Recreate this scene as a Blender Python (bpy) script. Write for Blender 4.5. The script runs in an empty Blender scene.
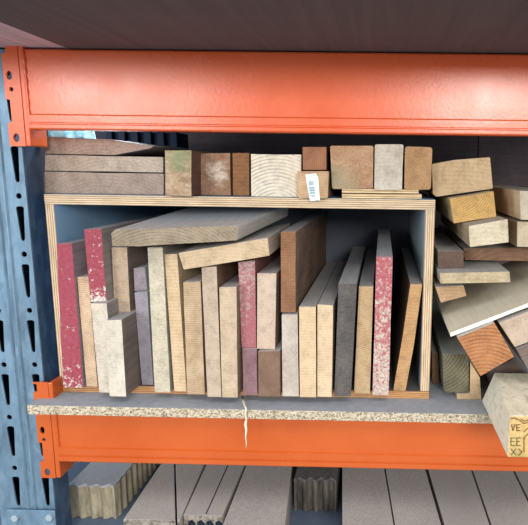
import bpy, bmesh, math, random
from mathutils import Vector, Matrix
random.seed(7)
S = bpy.context.scene
COL = S.collection
# ------------------------------------------------------------ camera
F, PITCH, YAW, ROLL, CX, CY = 546.25, 0.16689, 0.01463, 0.013907, 373.73, 262.5
CAM = Vector((0.0, -0.82, 1.5))
fw = Vector((-math.sin(YAW)*math.cos(PITCH), math.cos(YAW)*math.cos(PITCH), -math.sin(PITCH)))
r0 = Vector((math.cos(YAW), math.sin(YAW), 0)); u0 = r0.cross(fw)
rt = r0*math.cos(ROLL)+u0*math.sin(ROLL); up = -r0*math.sin(ROLL)+u0*math.cos(ROLL)
cd = bpy.data.cameras.new('camera'); cam = bpy.data.objects.new('camera', cd); COL.objects.link(cam)
cam.matrix_world = Matrix(((rt.x, up.x, -fw.x, CAM.x), (rt.y, up.y, -fw.y, CAM.y), (rt.z, up.z, -fw.z, CAM.z), (0, 0, 0, 1)))
cd.sensor_fit = 'HORIZONTAL'; cd.sensor_width = 36.0; cd.lens = 36.0*F/528
cd.shift_x = (264-CX)/528; cd.shift_y = (CY-262.5)/528; cd.clip_start = 0.01
S.camera = cam
def ray(x, y): return fw*F+rt*(x-CX)-up*(y-CY)
def at(x, y, Y=0.0):
    d = ray(x, y); return CAM+d*((Y-CAM.y)/d.y)
def atz(x, y, Z):
    d = ray(x, y); return CAM+d*((Z-CAM.z)/d.z)

# ------------------------------------------------------------ materials
def lin(c):
    out = []
    for v in c[:3]:
        v = v/255.0
        out.append(v/12.92 if v <= 0.04045 else ((v+0.055)/1.055)**2.4)
    return (*out, 1.0)
class NT:
    def __init__(s, name, rough=0.75):
        s.m = bpy.data.materials.new(name); s.m.use_nodes = True
        s.t = s.m.node_tree; s.b = s.t.nodes['Principled BSDF']
        s.b.inputs['Roughness'].default_value = rough
        s.b.inputs['Specular IOR Level'].default_value = 0.25
        s.tc = s.t.nodes.new('ShaderNodeTexCoord'); s.oi = s.t.nodes.new('ShaderNodeObjectInfo')
    def n(s, typ, **kw):
        nd = s.t.nodes.new(typ)
        for k, v in kw.items(): setattr(nd, k, v)
        return nd
    def l(s, a, b): s.t.links.new(a, b)
    def vec(s, scale=(1, 1, 1), off=(0, 0, 0), rnd=True, rot=(0, 0, 0)):
        mp = s.n('ShaderNodeMapping'); mp.inputs['Scale'].default_value = scale
        mp.inputs['Location'].default_value = off; mp.inputs['Rotation'].default_value = rot
        if rnd:
            ad = s.n('ShaderNodeVectorMath', operation='MULTIPLY_ADD')
            cb = s.n('ShaderNodeCombineXYZ')
            for i in range(3): s.l(s.oi.outputs['Random'], cb.inputs[i])
            ad.inputs[1].default_value = (9.1, 7.3, 5.7)
            s.l(cb.outputs[0], ad.inputs[0]); s.l(s.tc.outputs['Object'], ad.inputs[2]); s.l(ad.outputs[0], mp.inputs[0])
        else: s.l(s.tc.outputs['Object'], mp.inputs[0])
        return mp.outputs[0]
    def noise(s, v, scale, detail=4, rough=0.6, dist=0.0):
        n = s.n('ShaderNodeTexNoise'); n.inputs['Scale'].default_value = scale; n.inputs['Detail'].default_value = detail
        n.inputs['Roughness'].default_value = rough; n.inputs['Distortion'].default_value = dist
        s.l(v, n.inputs['Vector']); return n.outputs[0]
    def ramp(s, f, stops, interp='LINEAR'):
        r = s.n('ShaderNodeValToRGB'); r.color_ramp.interpolation = interp; e = r.color_ramp.elements
        e[0].position, e[0].color = stops[0][0], stops[0][1]; e[1].position, e[1].color = stops[-1][0], stops[-1][1]
        for p, c in stops[1:-1]:
            q = e.new(p); q.color = c
        s.l(f, r.inputs[0]); return r.outputs[0]
    def mix(s, f, a, b, mode='MIX'):
        m = s.n('ShaderNodeMix', data_type='RGBA', blend_type=mode)
        if isinstance(f, float): m.inputs[0].default_value = f
        else: s.l(f, m.inputs[0])
        for i, c in ((6, a), (7, b)):
            if isinstance(c, tuple): m.inputs[i].default_value = c
            else: s.l(c, m.inputs[i])
        return m.outputs[2]
    def math(s, op, a, b=0.0, c=0.0):
        m = s.n('ShaderNodeMath', operation=op)
        for i, v in enumerate((a, b, c)):
            if isinstance(v, (int, float)): m.inputs[i].default_value = v
            else: s.l(v, m.inputs[i])
        return m.outputs[0]
    def bump(s, h, strength=0.3, dist=0.001):
        b = s.n('ShaderNodeBump'); b.inputs['Strength'].default_value = strength; b.inputs['Distance'].default_value = dist
        s.l(h, b.inputs['Height']); s.l(b.outputs[0], s.b.inputs['Normal'])
    def col(s, c): s.l(c, s.b.inputs['Base Color'])
G = lambda v: (v, v, v, 1)
def flat(name, c, rough=0.7, metal=0.0, var=0.12, sc=30):
    t = NT(name, rough); n = t.noise(t.vec(), sc)
    t.col(t.mix(1.0, lin(c), t.ramp(n, [(0.3, G(1-var)), (0.7, G(1+var))]), 'MULTIPLY'))
    t.b.inputs['Metallic'].default_value = metal; t.bump(n, 0.1)
    return t.m
_cache = {}
def desat(c, k=0.10, g=0.93):
    m = sum(c)/3.0
    return tuple(min(250, (q*(1-k)+m*k)*g) for q in c)
def end_grain(c1, c2, rings=130, cx=0.0, cz=-0.08, ringamt=0.45, speck=0.35, sat=None, soft=False):
    """sawn end of a board: growth rings about (cx, cz) m from the foot of the board, saw fuzz and grime"""
    key = ('e', c1, c2, rings, cx, cz, ringamt, speck)
    if key in _cache: return _cache[key]
    t = NT('end_grain', 0.85)
    c1, c2 = desat(c1), desat(c2)
    v = t.vec((1, 0.15, 1), (-cx, 0, -cz), rnd=False)
    w = t.n('ShaderNodeTexWave', wave_type='RINGS', rings_direction='Y', wave_profile='SIN')
    w.inputs['Scale'].default_value = rings; w.inputs['Distortion'].default_value = 2.6
    w.inputs['Detail'].default_value = 3; w.inputs['Detail Scale'].default_value = 0.35
    t.l(v, w.inputs['Vector'])
    big = t.noise(t.vec((1, .3, 1)), 22, 3)
    fine = t.noise(t.vec((1, .3, 1)), 420, 5, 0.75)
    base = t.mix(t.ramp(big, [(0.32, G(0)), (0.7, G(1))]), lin(c1), lin(c2))
    rr = t.ramp(w.outputs[1], [(0.0, G(1-ringamt)), (0.45, G(1.0)), (1.0, G(1.0+ringamt*0.12))])
    patch = t.noise(t.vec((1, .3, 1)), 38, 4, .65)
    base = t.mix(t.ramp(patch, [(0.36, G(0.25)), (0.6, G(1.0))]), base, rr, 'MULTIPLY')
    mot = t.noise(t.vec((1, .3, .8)), 75, 6, .72)
    base = t.mix(1.0, base, t.ramp(mot, [(0.34, G(0.78)), (0.5, G(1.0)), (0.68, G(1.1))]), 'MULTIPLY')
    base = t.mix(1.0, base, t.ramp(fine, [(0.33, G(1-speck)), (0.55, G(1.0)), (0.75, G(1+speck*0.45))]), 'MULTIPLY')
    t.col(base)
    t.bump(t.math('ADD', fine, w.outputs[1]), 0.35, 0.0006)
    _cache[key] = t.m; return t.m
def side_grain(c1, c2, dark=0.3, along='Y', dust=0.55):
    key = ('s', c1, c2, dark, along)
    if key in _cache: return _cache[key]
    t = NT('long_grain', 0.8)
    c1, c2 = desat(c1, .12, 1.07), desat(c2, .12, 1.07)
    sc = {'Y': (1, 0.05, 1), 'X': (0.05, 1, 1), 'Z': (1, 1, 0.05)}[along]
    v = t.vec(sc)
    n = t.noise(v, 160, 5, 0.65, 0.4); b = t.noise(t.vec(), 14, 3)
    base = t.mix(t.ramp(b, [(0.3, G(0)), (0.7, G(1))]), lin(c1), lin(c2))
    base = t.mix(1.0, base, t.ramp(n, [(0.3, G(1-dark)), (0.6, G(1.0)), (0.8, G(1.08))]), 'MULTIPLY')
    if dust:      # pale dust settled on faces that look up
        ge = t.n('ShaderNodeNewGeometry'); sp = t.n('ShaderNodeSeparateXYZ'); t.l(ge.outputs['Normal'], sp.inputs[0])
        upf = t.ramp(sp.outputs['Z'], [(0.55, G(0)), (0.9, G(dust))])
        base = t.mix(upf, base, t.mix(1.0, lin((184, 186, 190)), t.ramp(n, [(0.3, G(.85)), (0.7, G(1.05))]), 'MULTIPLY'))
    t.col(base); t.bump(n, 0.35, 0.0006)
    _cache[key] = t.m; return t.m
def painted(paint, bare, z0, z1, amt0, amt1, sc=70, p2=None):
    """paint worn off in flecks; amt0 at height z0, amt1 at height z1 = share of paint missing"""
    t = NT('worn_paint', 0.65)
    sp = t.n('ShaderNodeSeparateXYZ'); t.l(t.tc.outputs['Object'], sp.inputs[0])
    mr = t.n('ShaderNodeMapRange'); t.l(sp.outputs['Z'], mr.inputs[0])
    for i, vv in ((1, z0), (2, z1), (3, amt0), (4, amt1)): mr.inputs[i].default_value = vv
    n = t.noise(t.vec(), sc, 6, 0.75, 0.5)
    d = t.math('ADD', n, mr.outputs[0])
    mask = t.ramp(d, [(0.56, G(0)), (0.60, G(1))])
    fine = t.noise(t.vec(), 260, 4, 0.7)
    pc = t.mix(t.ramp(fine, [(0.35, G(0)), (0.7, G(1))]), lin(paint), lin(p2 or tuple(min(255, q*1.12) for q in paint)))
    bc = t.mix(t.ramp(fine, [(0.35, G(0)), (0.65, G(1))]), lin(tuple(q*0.75 for q in bare)), lin(bare))
    t.col(t.mix(mask, pc, bc)); t.bump(t.math('ADD', fine, mask), 0.35, 0.0006)
    return t.m
def ply_edge(axis='Z', pitch=0.0028, c1=(216, 196, 166), c2=(164, 134, 102)):
    """stack of veneers seen from the edge, layered along one local axis"""
    key = ('p', axis, pitch, c1)
    if key in _cache: return _cache[key]
    t = NT('ply_edge', 0.8)
    w = t.n('ShaderNodeTexWave', wave_type='BANDS', bands_direction=axis, wave_profile='SIN')
    w.inputs['Scale'].default_value = 0.314/pitch; w.inputs['Distortion'].default_value = 0.5
    w.inputs['Detail'].default_value = 1; w.inputs['Detail Scale'].default_value = 0.3
    t.l(t.vec((1, 1, 1), rnd=False), w.inputs['Vector'])
    n = t.noise(t.vec((0.25, 0.25, 1) if axis == 'Z' else (1, 0.25, 0.25)), 130, 5, 0.7)
    c = t.mix(t.ramp(w.outputs[1], [(0.15, G(0)), (0.6, G(1))]), lin(c2), lin(c1))
    t.col(t.mix(1.0, c, t.ramp(n, [(0.3, G(0.72)), (0.6, G(1.0)), (0.8, G(1.1))]), 'MULTIPLY'))
    t.bump(n, 0.3, 0.0006); _cache[key] = t.m; return t.m
def chip(name, cols, sc=330, rough=0.85):
    t = NT(name, rough)
    v = t.n('ShaderNodeTexVoronoi'); v.inputs['Scale'].default_value = sc; t.l(t.vec((1, 1, 1.6)), v.inputs['Vector'])
    sep = t.n('ShaderNodeSeparateColor'); t.l(v.outputs['Color'], sep.inputs[0])
    k = len(cols)
    t.col(t.ramp(sep.outputs[0], [(i/k, lin(c)) for i, c in enumerate(cols)], 'CONSTANT'))
    t.bump(sep.outputs[0], 0.6, 0.001); return t.m
def orange_paint(a=(212, 88, 42), b=(220, 98, 52)):
    t = NT('orange_paint', 0.33); t.b.inputs['Specular IOR Level'].default_value = 0.5
    n = t.noise(t.vec(), 8, 5, 0.6); f = t.noise(t.vec(), 230, 3, 0.6)
    s = t.noise(t.vec((0.15, 1, 1)), 60, 6, 0.8)
    c = t.mix(t.ramp(n, [(0.3, G(0)), (0.7, G(1))]), lin(a), lin(b))
    c = t.mix(t.ramp(s, [(0.22, G(1)), (0.29, G(0))]), c, lin((150, 62, 36)))
    t.col(c); t.bump(f, 0.17, 0.0009)
    t.l(t.ramp(n, [(0.3, G(0.22)), (0.7, G(0.34))]), t.b.inputs['Roughness']); return t.m
def galvanised(name, c1=(120, 148, 172), c2=(160, 186, 204), metal=0.35):
    t = NT(name, 0.45); t.b.inputs['Specular IOR Level'].default_value = 0.5
    v = t.n('ShaderNodeTexVoronoi'); v.inputs['Scale'].default_value = 90; t.l(t.vec((1, 1, 0.5)), v.inputs['Vector'])
    sep = t.n('ShaderNodeSeparateColor'); t.l(v.outputs['Color'], sep.inputs[0])
    n = t.noise(t.vec((1, 1, 0.3)), 45, 5, 0.7)
    c = t.mix(sep.outputs[0], lin(c1), lin(c2))
    c = t.mix(1.0, c, t.ramp(n, [(0.3, G(0.6)), (0.55, G(1.0)), (0.75, G(1.25))]), 'MULTIPLY')
    t.col(c); t.b.inputs['Metallic'].default_value = metal; t.bump(n, 0.2, 0.0006); return t.m

ORANGE = orange_paint(); ORANGEL = orange_paint((180, 80, 30), (190, 90, 38)); GALV = galvanised('galvanised_steel', (98, 126, 148), (112, 140, 160), 0.3); GALVSH = galvanised('galvanised_steel_shaded', (52, 78, 108), (72, 98, 128), 0.3)  # last one: same steel darkened, shade of the side flanges put into its colour
HOLE = flat('hollow_shade_and_seam', (22, 30, 42), 0.9)  # near-black, stands in for shade inside hollows; also the seam colour
CHIPEDGE = chip('chipboard_edge', [(184, 172, 150), (150, 136, 114), (200, 190, 168), (170, 156, 132), (118, 106, 92), (188, 178, 158)], 430)
SHELFTOP = flat('dusty_shelf_face', (150, 154, 162), 0.7, 0, 0.10, 90)
BLUEGREY = flat('blue_grey_film_face', (140, 176, 206), 0.6, 0, 0.10, 12)
BLUEGREYR = flat('pale_blue_film_face', (150, 166, 172), 0.6, 0, 0.10, 14)
DARKBACK = flat('dark_back_board', (66, 68, 80), 0.9, 0, 0.2, 10)
PANELUNDER = flat('shelf_underside', (92, 92, 100), 0.9, 0, 0.12, 40)

# ------------------------------------------------------------ object helpers
def tag(o, label, cat, group=None, kind=None):
    if label: o['label'] = label
    if cat: o['category'] = cat
    if group: o['group'] = group
    if kind: o['kind'] = kind
    return o
def link(name, me, mats, parent=None, origin=None):
    o = bpy.data.objects.new(name, me)
    for m in (mats if isinstance(mats, (list, tuple)) else [mats]): me.materials.append(m)
    COL.objects.link(o)
    if origin is not None: o.location = origin
    if parent is not None:
        o.parent = parent
        if origin is not None: o.location = Vector(origin)-parent.location
    return o
def finish(bm, name, mats, parent=None, origin=None, smooth=False):
    bmesh.ops.recalc_face_normals(bm, faces=bm.faces)
    if origin is None:
        xs = [v.co for v in bm.verts]
        origin = Vector((sum(c.x for c in xs)/len(xs), min(c.y for c in xs), min(c.z for c in xs)))
    bmesh.ops.translate(bm, verts=bm.verts, vec=-Vector(origin))
    me = bpy.data.meshes.new(name); bm.to_mesh(me); bm.free()
    if smooth:
        for p in me.polygons: p.use_smooth = True
    return link(name, me, mats, parent, origin)
def empty(name, loc):
    o = bpy.data.objects.new(name, None); COL.objects.link(o); o.location = loc; return o
def hexa(bm, front, back, mi_end=0, mi_side=1, bev=0.0008):
    """loft between two polygons; front gets mi_end, rest mi_side"""
    f = [bm.verts.new(p) for p in front]; b = [bm.verts.new(p) for p in back]
    n = len(f); faces = []
    a = bm.faces.new(f); a.material_index = mi_end; faces.append(a)
    c = bm.faces.new(list(reversed(b))); c.material_index = mi_end; faces.append(c)
    for i in range(n):
        s = bm.faces.new((f[i], b[i], b[(i+1) % n], f[(i+1) % n])); s.material_index = mi_side; faces.append(s)
    if bev:
        es = list({e for q in faces for e in q.edges})
        bmesh.ops.bevel(bm, geom=es, offset=bev, segments=2, profile=0.6, affect='EDGES', material=-1)
def rounded(pts, r, k=4):
    """round the corners of a convex 3D polygon lying in one plane"""
    out = []; n = len(pts)
    for i in range(n):
        p, a, b = pts[i], pts[i-1], pts[(i+1) % n]
        ri = r[i] if isinstance(r, (list, tuple)) else r
        if ri <= 0: out.append(p); continue
        u = (a-p).normalized()*ri; v = (b-p).normalized()*ri
        for j in range(k+1):
            s = j/k; out.append(p+u*(1-s)**2+v*s**2)
    return out
def boxbm(bm, x0, x1, y0, y1, z0, z1, mi=0, mif=None, bev=0.0006):
    f = [Vector((x0, y0, z0)), Vector((x1, y0, z0)), Vector((x1, y0, z1)), Vector((x0, y0, z1))]
    b = [Vector((p.x, y1, p.z)) for p in f]
    hexa(bm, f, b, mi if mif is None else mif, mi, bev)
SHR = 0.0004
def shrink(pts, s=SHR):
    c = sum(pts, Vector())/len(pts)
    return [p+(c-p).normalized()*s*1.4 for p in pts]
def board(name, px, Y, L, mats, label, cat='board', group=None, d=(0, 0), rad=0.0, restz=None, bev=0.0008, sag=0.0, jit=0.00035, yoff=None):
    """a sawn board: its end drawn at the plane Y, running back by L in direction (dx, 1, dz)"""
    if restz is not None:
        # find how far back the end stands so that its foot rests on the surface
        lows = sorted(px, key=lambda q: -q[1])[:2]; mx = sum(q[0] for q in lows)/2; my = sum(q[1] for q in lows)/2
        Y = max(restz[1], min(restz[2], atz(mx, my, restz[0]).y))
    pts = [at(x, y, Y) for x, y in px]
    if yoff:
        pts = [at(x, y, Y+o) for (x, y), o in zip(px, yoff)]
    if restz is not None:
        lo = min(p.z for p in pts)
        for p in pts:
            if p.z < lo+0.012: p.z = restz[0]+0.0003
    if restz is not None and restz[0] == FZ or name == 'timber_board':
        for p in pts: p.x = min(max(p.x, XL+0.0140), XR-0.0160)
    pts = shrink(pts)
    if rad: pts = rounded(pts, rad)
    # small irregularity of the sawn outline
    fr = []
    for i, p in enumerate(pts):
        q = pts[(i+1) % len(pts)]; k = max(1, int((q-p).length/0.03))
        for j in range(k):
            c = p.lerp(q, j/k)
            fr.append(c if j == 0 else c+(sum(pts, Vector())/len(pts)-c).normalized()*random.uniform(0, jit*2))
    dv = Vector((d[0], 1, d[1])).normalized()*L
    bk = [p+dv for p in fr]
    bm = bmesh.new(); hexa(bm, fr, bk, 0, 1, bev)
    o = finish(bm, name, mats, None, Vector((sum(p.x for p in fr)/len(fr), min(p.y for p in fr), min(p.z for p in fr))))
    tag(o, label, cat, group); return o
def plate(name, loops, thick, mat, parent, Y, bev=0.0003):
    """flat plate in a vertical plane with holes; loops are lists of world (x, z)"""
    cu = bpy.data.curves.new('outline', 'CURVE'); cu.dimensions = '2D'; cu.fill_mode = 'BOTH'
    cu.extrude = thick/2; cu.bevel_depth = bev
    ox, oz = loops[0][0]
    for lp in loops:
        sp = cu.splines.new('POLY'); sp.points.add(len(lp)-1); sp.use_cyclic_u = True
        for i, (x, z) in enumerate(lp): sp.points[i].co = (x-ox, z-oz, 0, 1)
    tmp = bpy.data.objects.new('tmp', cu); COL.objects.link(tmp)
    dg = bpy.context.evaluated_depsgraph_get(); dg.update()
    me = bpy.data.meshes.new_from_object(tmp.evaluated_get(dg)); bpy.data.objects.remove(tmp); bpy.data.curves.remove(cu)
    me.materials.clear()
    me.transform(Matrix.Rotation(math.pi/2, 4, 'X'))
    me.name = name
    return link(name, me, mat, parent, Vector((ox, Y, oz)))
def ellipse(cx, cz, rx, rz, n=14): return [(cx+rx*math.cos(2*math.pi*i/n), cz+rz*math.sin(2*math.pi*i/n)) for i in range(n)]

# ------------------------------------------------------------ key levels
BL_, BR_ = at(60.5, 391), at(429, 399.5); TL_, TR_ = at(44, 194.5), at(435.5, 199.6)
XL = (BL_.x+TL_.x)/2; XR = (BR_.x+TR_.x)/2; SZ = (BL_.z+BR_.z)/2; BZ = (TL_.z+TR_.z)/2   # shelf top, box top
TH = 0.0145
BD = 0.50                                                # depth of the box
SHY = atz(300, 410.8, SZ).y                              # front of the shelf board
0 and print('levels', XL, XR, SZ, BZ, SHY)

# ------------------------------------------------------------ setting
bm = bmesh.new(); boxbm(bm, -6, 6, -7, 1.3, -0.05, 0)
tag(finish(bm, 'floor', flat('concrete_floor', (150, 148, 144), 0.8)), None, None, kind='structure')
bm = bmesh.new(); boxbm(bm, -4.0, 3.0, 1.15, 1.2, 0, 2.6)  # added wall, blocks light from behind so the rack interior stays dark
tag(finish(bm, 'added_back_wall', flat('dark_light_blocker', (50, 50, 60), 0.9)), None, None, kind='structure')

# ------------------------------------------------------------ pallet rack: upright
BY = SHY+0.028                                            # face of the beams
UY = BY+0.006                                             # face of the upright
ZUP = (at(60, 49.5, BY).z+at(528, 54, BY).z)/2
up_ = empty('rack_upright', (at(0, 300, UY).x, UY, 0.0))
tag(up_, 'blue-grey galvanised rack upright with teardrop slots at the left edge', 'rack post')
xr = at(26.5, 200, UY).x; xl = at(-34, 200, UY).x; xc = at(19, 200, UY).x; xc2 = at(11.5, 440, UY).x
loops = [[(xl, 0.0), (xr, 0.0), (xr, ZUP), (xl, ZUP)]]
z_h = at(19, 196, UY).z; pitch = z_h-at(30.3, 310.5, UY).z; pitch /= 2
for col_x, ph in ((xc, 0.0), (xc2, at(11.5, 468, UY).z-z_h)):
    k = -12
    while k < 20:
        zc = z_h-k*pitch+(ph % pitch if ph else 0); k += 1
        if not 0.75 < zc < ZUP-0.03: continue
        loops.append(ellipse(col_x, zc, 0.0045, 0.0045, 12))
        zt = zc-0.017; zb = zt-0.05
        loops.append([(col_x-0.0062, zt), (col_x-0.0030, zb+0.003), (col_x-0.0012, zb), (col_x+0.0022, zb), (col_x+0.0036, zb+0.003), (col_x+0.0062, zt), (col_x+0.003, zt+0.002), (col_x-0.003, zt+0.002)])
plate('front_web', loops, 0.002, GALV, up_, UY+0.0015)
DX = at(45, 200, UY)  # inner flange
bm = bmesh.new(); boxbm(bm, xr-0.001, xr+0.001, UY+0.002, UY+0.042, 0, ZUP); finish(bm, 'side_flange', GALVSH, up_)
bm = bmesh.new(); boxbm(bm, xl-0.001, xl+0.001, UY+0.002, UY+0.042, 0, ZUP); finish(bm, 'side_flange', GALVSH, up_)
bm = bmesh.new(); boxbm(bm, xl, xr, UY+0.038, UY+0.042, 0, ZUP); finish(bm, 'inner_web', HOLE, up_)
xm = (xc+xc2)/2 if abs(xc-xc2) > 0.01 else xc-0.03
for gx in (xc-0.020, xc-0.031):                           # rolled stiffening ribs in the web
    bm = bmesh.new()
    f = [Vector((gx-0.0035, UY+0.0005, 0)), Vector((gx-0.001, UY-0.0022, 0)), Vector((gx+0.001, UY-0.0022, 0)), Vector((gx+0.0035, UY+0.0005, 0))]
    hexa(bm, f, [p+Vector((0, 0, ZUP)) for p in f], 0, 0, 0); finish(bm, 'stiffening_rib', GALV, up_)
# bolted foot of the bracing at the bottom
pz1 = at(30, 508, UY).z; px0 = at(9, 512, UY).x; px1 = at(57, 512, UY).x
bm = bmesh.new(); boxbm(bm, px0, px1, UY-0.006, UY-0.003, pz1-0.06, pz1, bev=0.001); pl = finish(bm, 'splice_plate', GALV, up_)
for bx_, by_ in ((14, 519), (48.6, 518.5)):
    c = at(bx_, by_, UY-0.01); bm = bmesh.new()
    hx = [Vector((c.x+0.006*math.cos(a), c.y, c.z+0.006*math.sin(a))) for a in [i*math.pi/3 for i in range(6)]]
    hexa(bm, hx, [p+Vector((0, 0.005, 0)) for p in hx], 0, 0, 0.0006); 
    o = finish(bm, 'bolt', flat('zinc_bolt', (176, 190, 200), 0.4, 0.5)); o.parent = pl; o.location = o.location-pl.location-up_.location

# ------------------------------------------------------------ beams
def beam(ztop, zbot, zl1, zl2, x0, x1, label, bz0, bz1, bx0, holes, notch, sx1, OM=None):
    ORANGE = OM or globals()['ORANGE']
    r = empty('rack_beam', (x0, BY, zbot)); tag(r, label, 'rack beam', )
    prof = [(0.0015, ztop), (0.0, ztop-0.002), (0.0, zl1+0.001), (-0.003, zl1-0.001), (-0.003, zl2+0.0015), (-0.0015, zl2+0.0006), (-0.0015, zl2-0.0006), (-0.0042, zl2-0.002),
            (-0.0042, zbot+0.002), (-0.002, zbot), (0.020, zbot), (0.020, ztop)]
    bm = bmesh.new(); f = [Vector((x0, BY+a, z)) for a, z in prof]
    hexa(bm, f, [p+Vector((x1-x0, 0, 0)) for p in f], 0, 0, 0)
    finish(bm, 'beam_rail', ORANGE, r)
    # hooked end bracket: a flange on the face of the upright and one running back beside it
    lw = bx0[1]-bx0[0]
    ol = [(bx0[1], bz0), (bx0[1], bz1), (bx0[0], bz1)]
    H = bz1-bz0
    nt = []
    for a, b in notch:   # notches from top to bottom as fractions of the height
        nt += [(bx0[0], bz1-H*a), (bx0[0]+lw*0.27, bz1-H*a-0.001), (bx0[0]+lw*0.27, bz1-H*b+0.001), (bx0[0], bz1-H*b)]
    ol += nt+[(bx0[0], bz0)]
    lp = [ol]+[ellipse(bx0[0]+lw*u, bz1-H*v, a, b) for u, v, a, b in holes]
    br = plate('end_bracket', lp, 0.003, ORANGE, r, BY-0.0005)
    bm = bmesh.new()
    f = [Vector((bx0[1]+0.0005, BY-0.002, bz0)), Vector((sx1, BY-0.002, bz0)), Vector((sx1, BY-0.002, bz1)), Vector((bx0[1]+0.0005, BY-0.002, bz1))]
    hexa(bm, rounded(f, [0, 0, 0.0, 0]), [p+Vector((0, 0.040, 0)) for p in f], 0, 0, 0.002)
    finish(bm, 'bracket_return', ORANGE, r)
    bm = bmesh.new()      # weld bead
    ws = [Vector((sx1+0.0002, BY-0.0005, z)) for z in (zbot+0.004, ztop-0.004)]
    n = 22
    ringp = []
    for i in range(n):
        c = ws[0].lerp(ws[1], i/(n-1)); rr = 0.0022+0.0007*math.sin(i*2.1)
        ringp.append([bm.verts.new(c+Vector((rr*math.cos(a), rr*math.sin(a), 0))) for a in [k*math.pi/3 for k in range(6)]])
    for i in range(n-1):
        for k in range(6): bm.faces.new((ringp[i][k], ringp[i][(k+1) % 6], ringp[i+1][(k+1) % 6], ringp[i+1][k]))
    bm.faces.new(ringp[0]); bm.faces.new(ringp[-1]); finish(bm, 'weld_bead', ORANGE, r, smooth=True)
    return r
zt = (at(60, 49.5, BY).z+at(528, 54, BY).z)/2; zb = (at(60, 129.6, BY).z+at(528, 136, BY).z)/2
x1 = at(640, 90, BY).x
b_x0 = at(3, 60, BY).x; b_x1 = at(19, 60, BY).x; s_x1 = at(24.5, 60, BY).x
holes = [(0.36, 0.33, 0.0042, 0.0064), (0.42, 0.46, 0.0034, 0.0032), (0.45, 0.92, 0.0048, 0.0064)]
notch = [(0.03, 0.13), (0.55, 0.78)]
beam(zt, zb, at(300, 117.8, BY).z, at(300, 126.6, BY).z, s_x1, x1, 'thick glossy orange rack beam above the row of timber ends', at(14, 146, BY).z, zt+0.012, (b_x0, b_x1), holes, notch, s_x1)
UB_BOT = zb
ztl = SZ-TH-0.002; zbl = (at(59, 461.2, BY).z+at(528, 470.5, BY).z)/2
lz1 = at(47, 477, BY).z; lz2 = at(37, 382, BY).z
beam(ztl, zbl, at(300, 452, BY).z, at(300, 459.5, BY).z, s_x1, x1, 'orange rack beam below the chipboard shelf, above the grey planks', lz1, lz2, (b_x0, b_x1), [(u, 0.245+v*0.755, a, b) for u, v, a, b in holes], [(0.01, 0.10), (0.62, 0.83)], s_x1, ORANGEL)

# ------------------------------------------------------------ shelves
sx0 = at(27.5, 411, SHY).x
bm = bmesh.new(); f = [Vector((sx0, SHY, SZ-TH)), Vector((sx0, SHY, SZ)), Vector((0.62, SHY, SZ)), Vector((0.62, SHY, SZ-TH))]
# notch of the shelf board round the upright: the board starts beside it
hexa(bm, f, [p+Vector((0, 0.9, 0)) if p.x > 0 else p+Vector((0, 0.9, 0)) for p in f], 0, 1, 0.0006)
for v in bm.verts:
    if v.co.y > SHY+0.1 and v.co.x < 0: v.co.x = s_x1+0.004
o = finish(bm, 'chipboard_shelf', [CHIPEDGE, SHELFTOP])
# slot the board clear of the bracket: cut the corner
bm = bmesh.new(); bm.from_mesh(o.data)
bm.free()
tag(o, 'grey chipboard shelf with a raw speckled front edge under the plywood box', 'shelf')

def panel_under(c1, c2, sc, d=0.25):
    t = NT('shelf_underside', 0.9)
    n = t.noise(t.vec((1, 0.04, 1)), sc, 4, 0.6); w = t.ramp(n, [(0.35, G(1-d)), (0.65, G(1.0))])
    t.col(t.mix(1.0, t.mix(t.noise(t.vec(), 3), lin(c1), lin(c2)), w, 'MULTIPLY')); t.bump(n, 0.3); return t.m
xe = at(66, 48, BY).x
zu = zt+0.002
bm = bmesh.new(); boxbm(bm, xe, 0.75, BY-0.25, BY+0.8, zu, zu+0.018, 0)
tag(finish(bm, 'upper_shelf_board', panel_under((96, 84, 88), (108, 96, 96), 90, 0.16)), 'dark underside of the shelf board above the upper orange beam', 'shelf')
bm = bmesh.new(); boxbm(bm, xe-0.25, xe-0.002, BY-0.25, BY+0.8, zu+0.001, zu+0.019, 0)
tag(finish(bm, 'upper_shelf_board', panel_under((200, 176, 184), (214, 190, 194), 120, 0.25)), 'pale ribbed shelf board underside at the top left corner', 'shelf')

# ------------------------------------------------------------ plywood box
bx = empty('plywood_box', ((XL+XR)/2, 0, SZ)); tag(bx, 'open-fronted plywood box with blue-grey inner faces holding upright boards', 'box')
PE = 0.0150
PZ_ = ply_edge('Z', 0.0032); PX_ = ply_edge('X', 0.0032)
PE2 = ply_edge('Z', 0.0030, (196, 150, 104), (140, 96, 60))
bm = bmesh.new(); boxbm(bm, XL, XR, 0, BD, BZ-PE, BZ, 1, 0); finish(bm, 'top_panel', [PZ_, BLUEGREY], bx)
bm = bmesh.new(); boxbm(bm, XL, XR, 0, BD, SZ, SZ+0.0125, 1, 0); finish(bm, 'bottom_panel', [PE2, flat('dark_box_floor', (84, 82, 84), .8)], bx)  # floor face in dark brown-grey
bm = bmesh.new(); boxbm(bm, XL, XL+0.0135, 0.0006, BD, SZ+0.0125, BZ-PE, 1, 0); finish(bm, 'side_panel', [PX_, BLUEGREY], bx)
bm = bmesh.new(); boxbm(bm, XR-0.0145, XR, 0.0006, BD, SZ+0.0125, BZ-PE, 1, 0); finish(bm, 'side_panel', [PX_, BLUEGREYR], bx)
bm = bmesh.new(); boxbm(bm, XL+0.0137, XR-0.0147, BD-0.012, BD-0.001, SZ+0.0127, BZ-PE-0.0002, 0); finish(bm, 'back_panel', flat('film_back', (92, 98, 112), 0.6, 0, .15, 12), bx)
FZ = SZ+0.0125                                            # floor of the box

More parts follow.
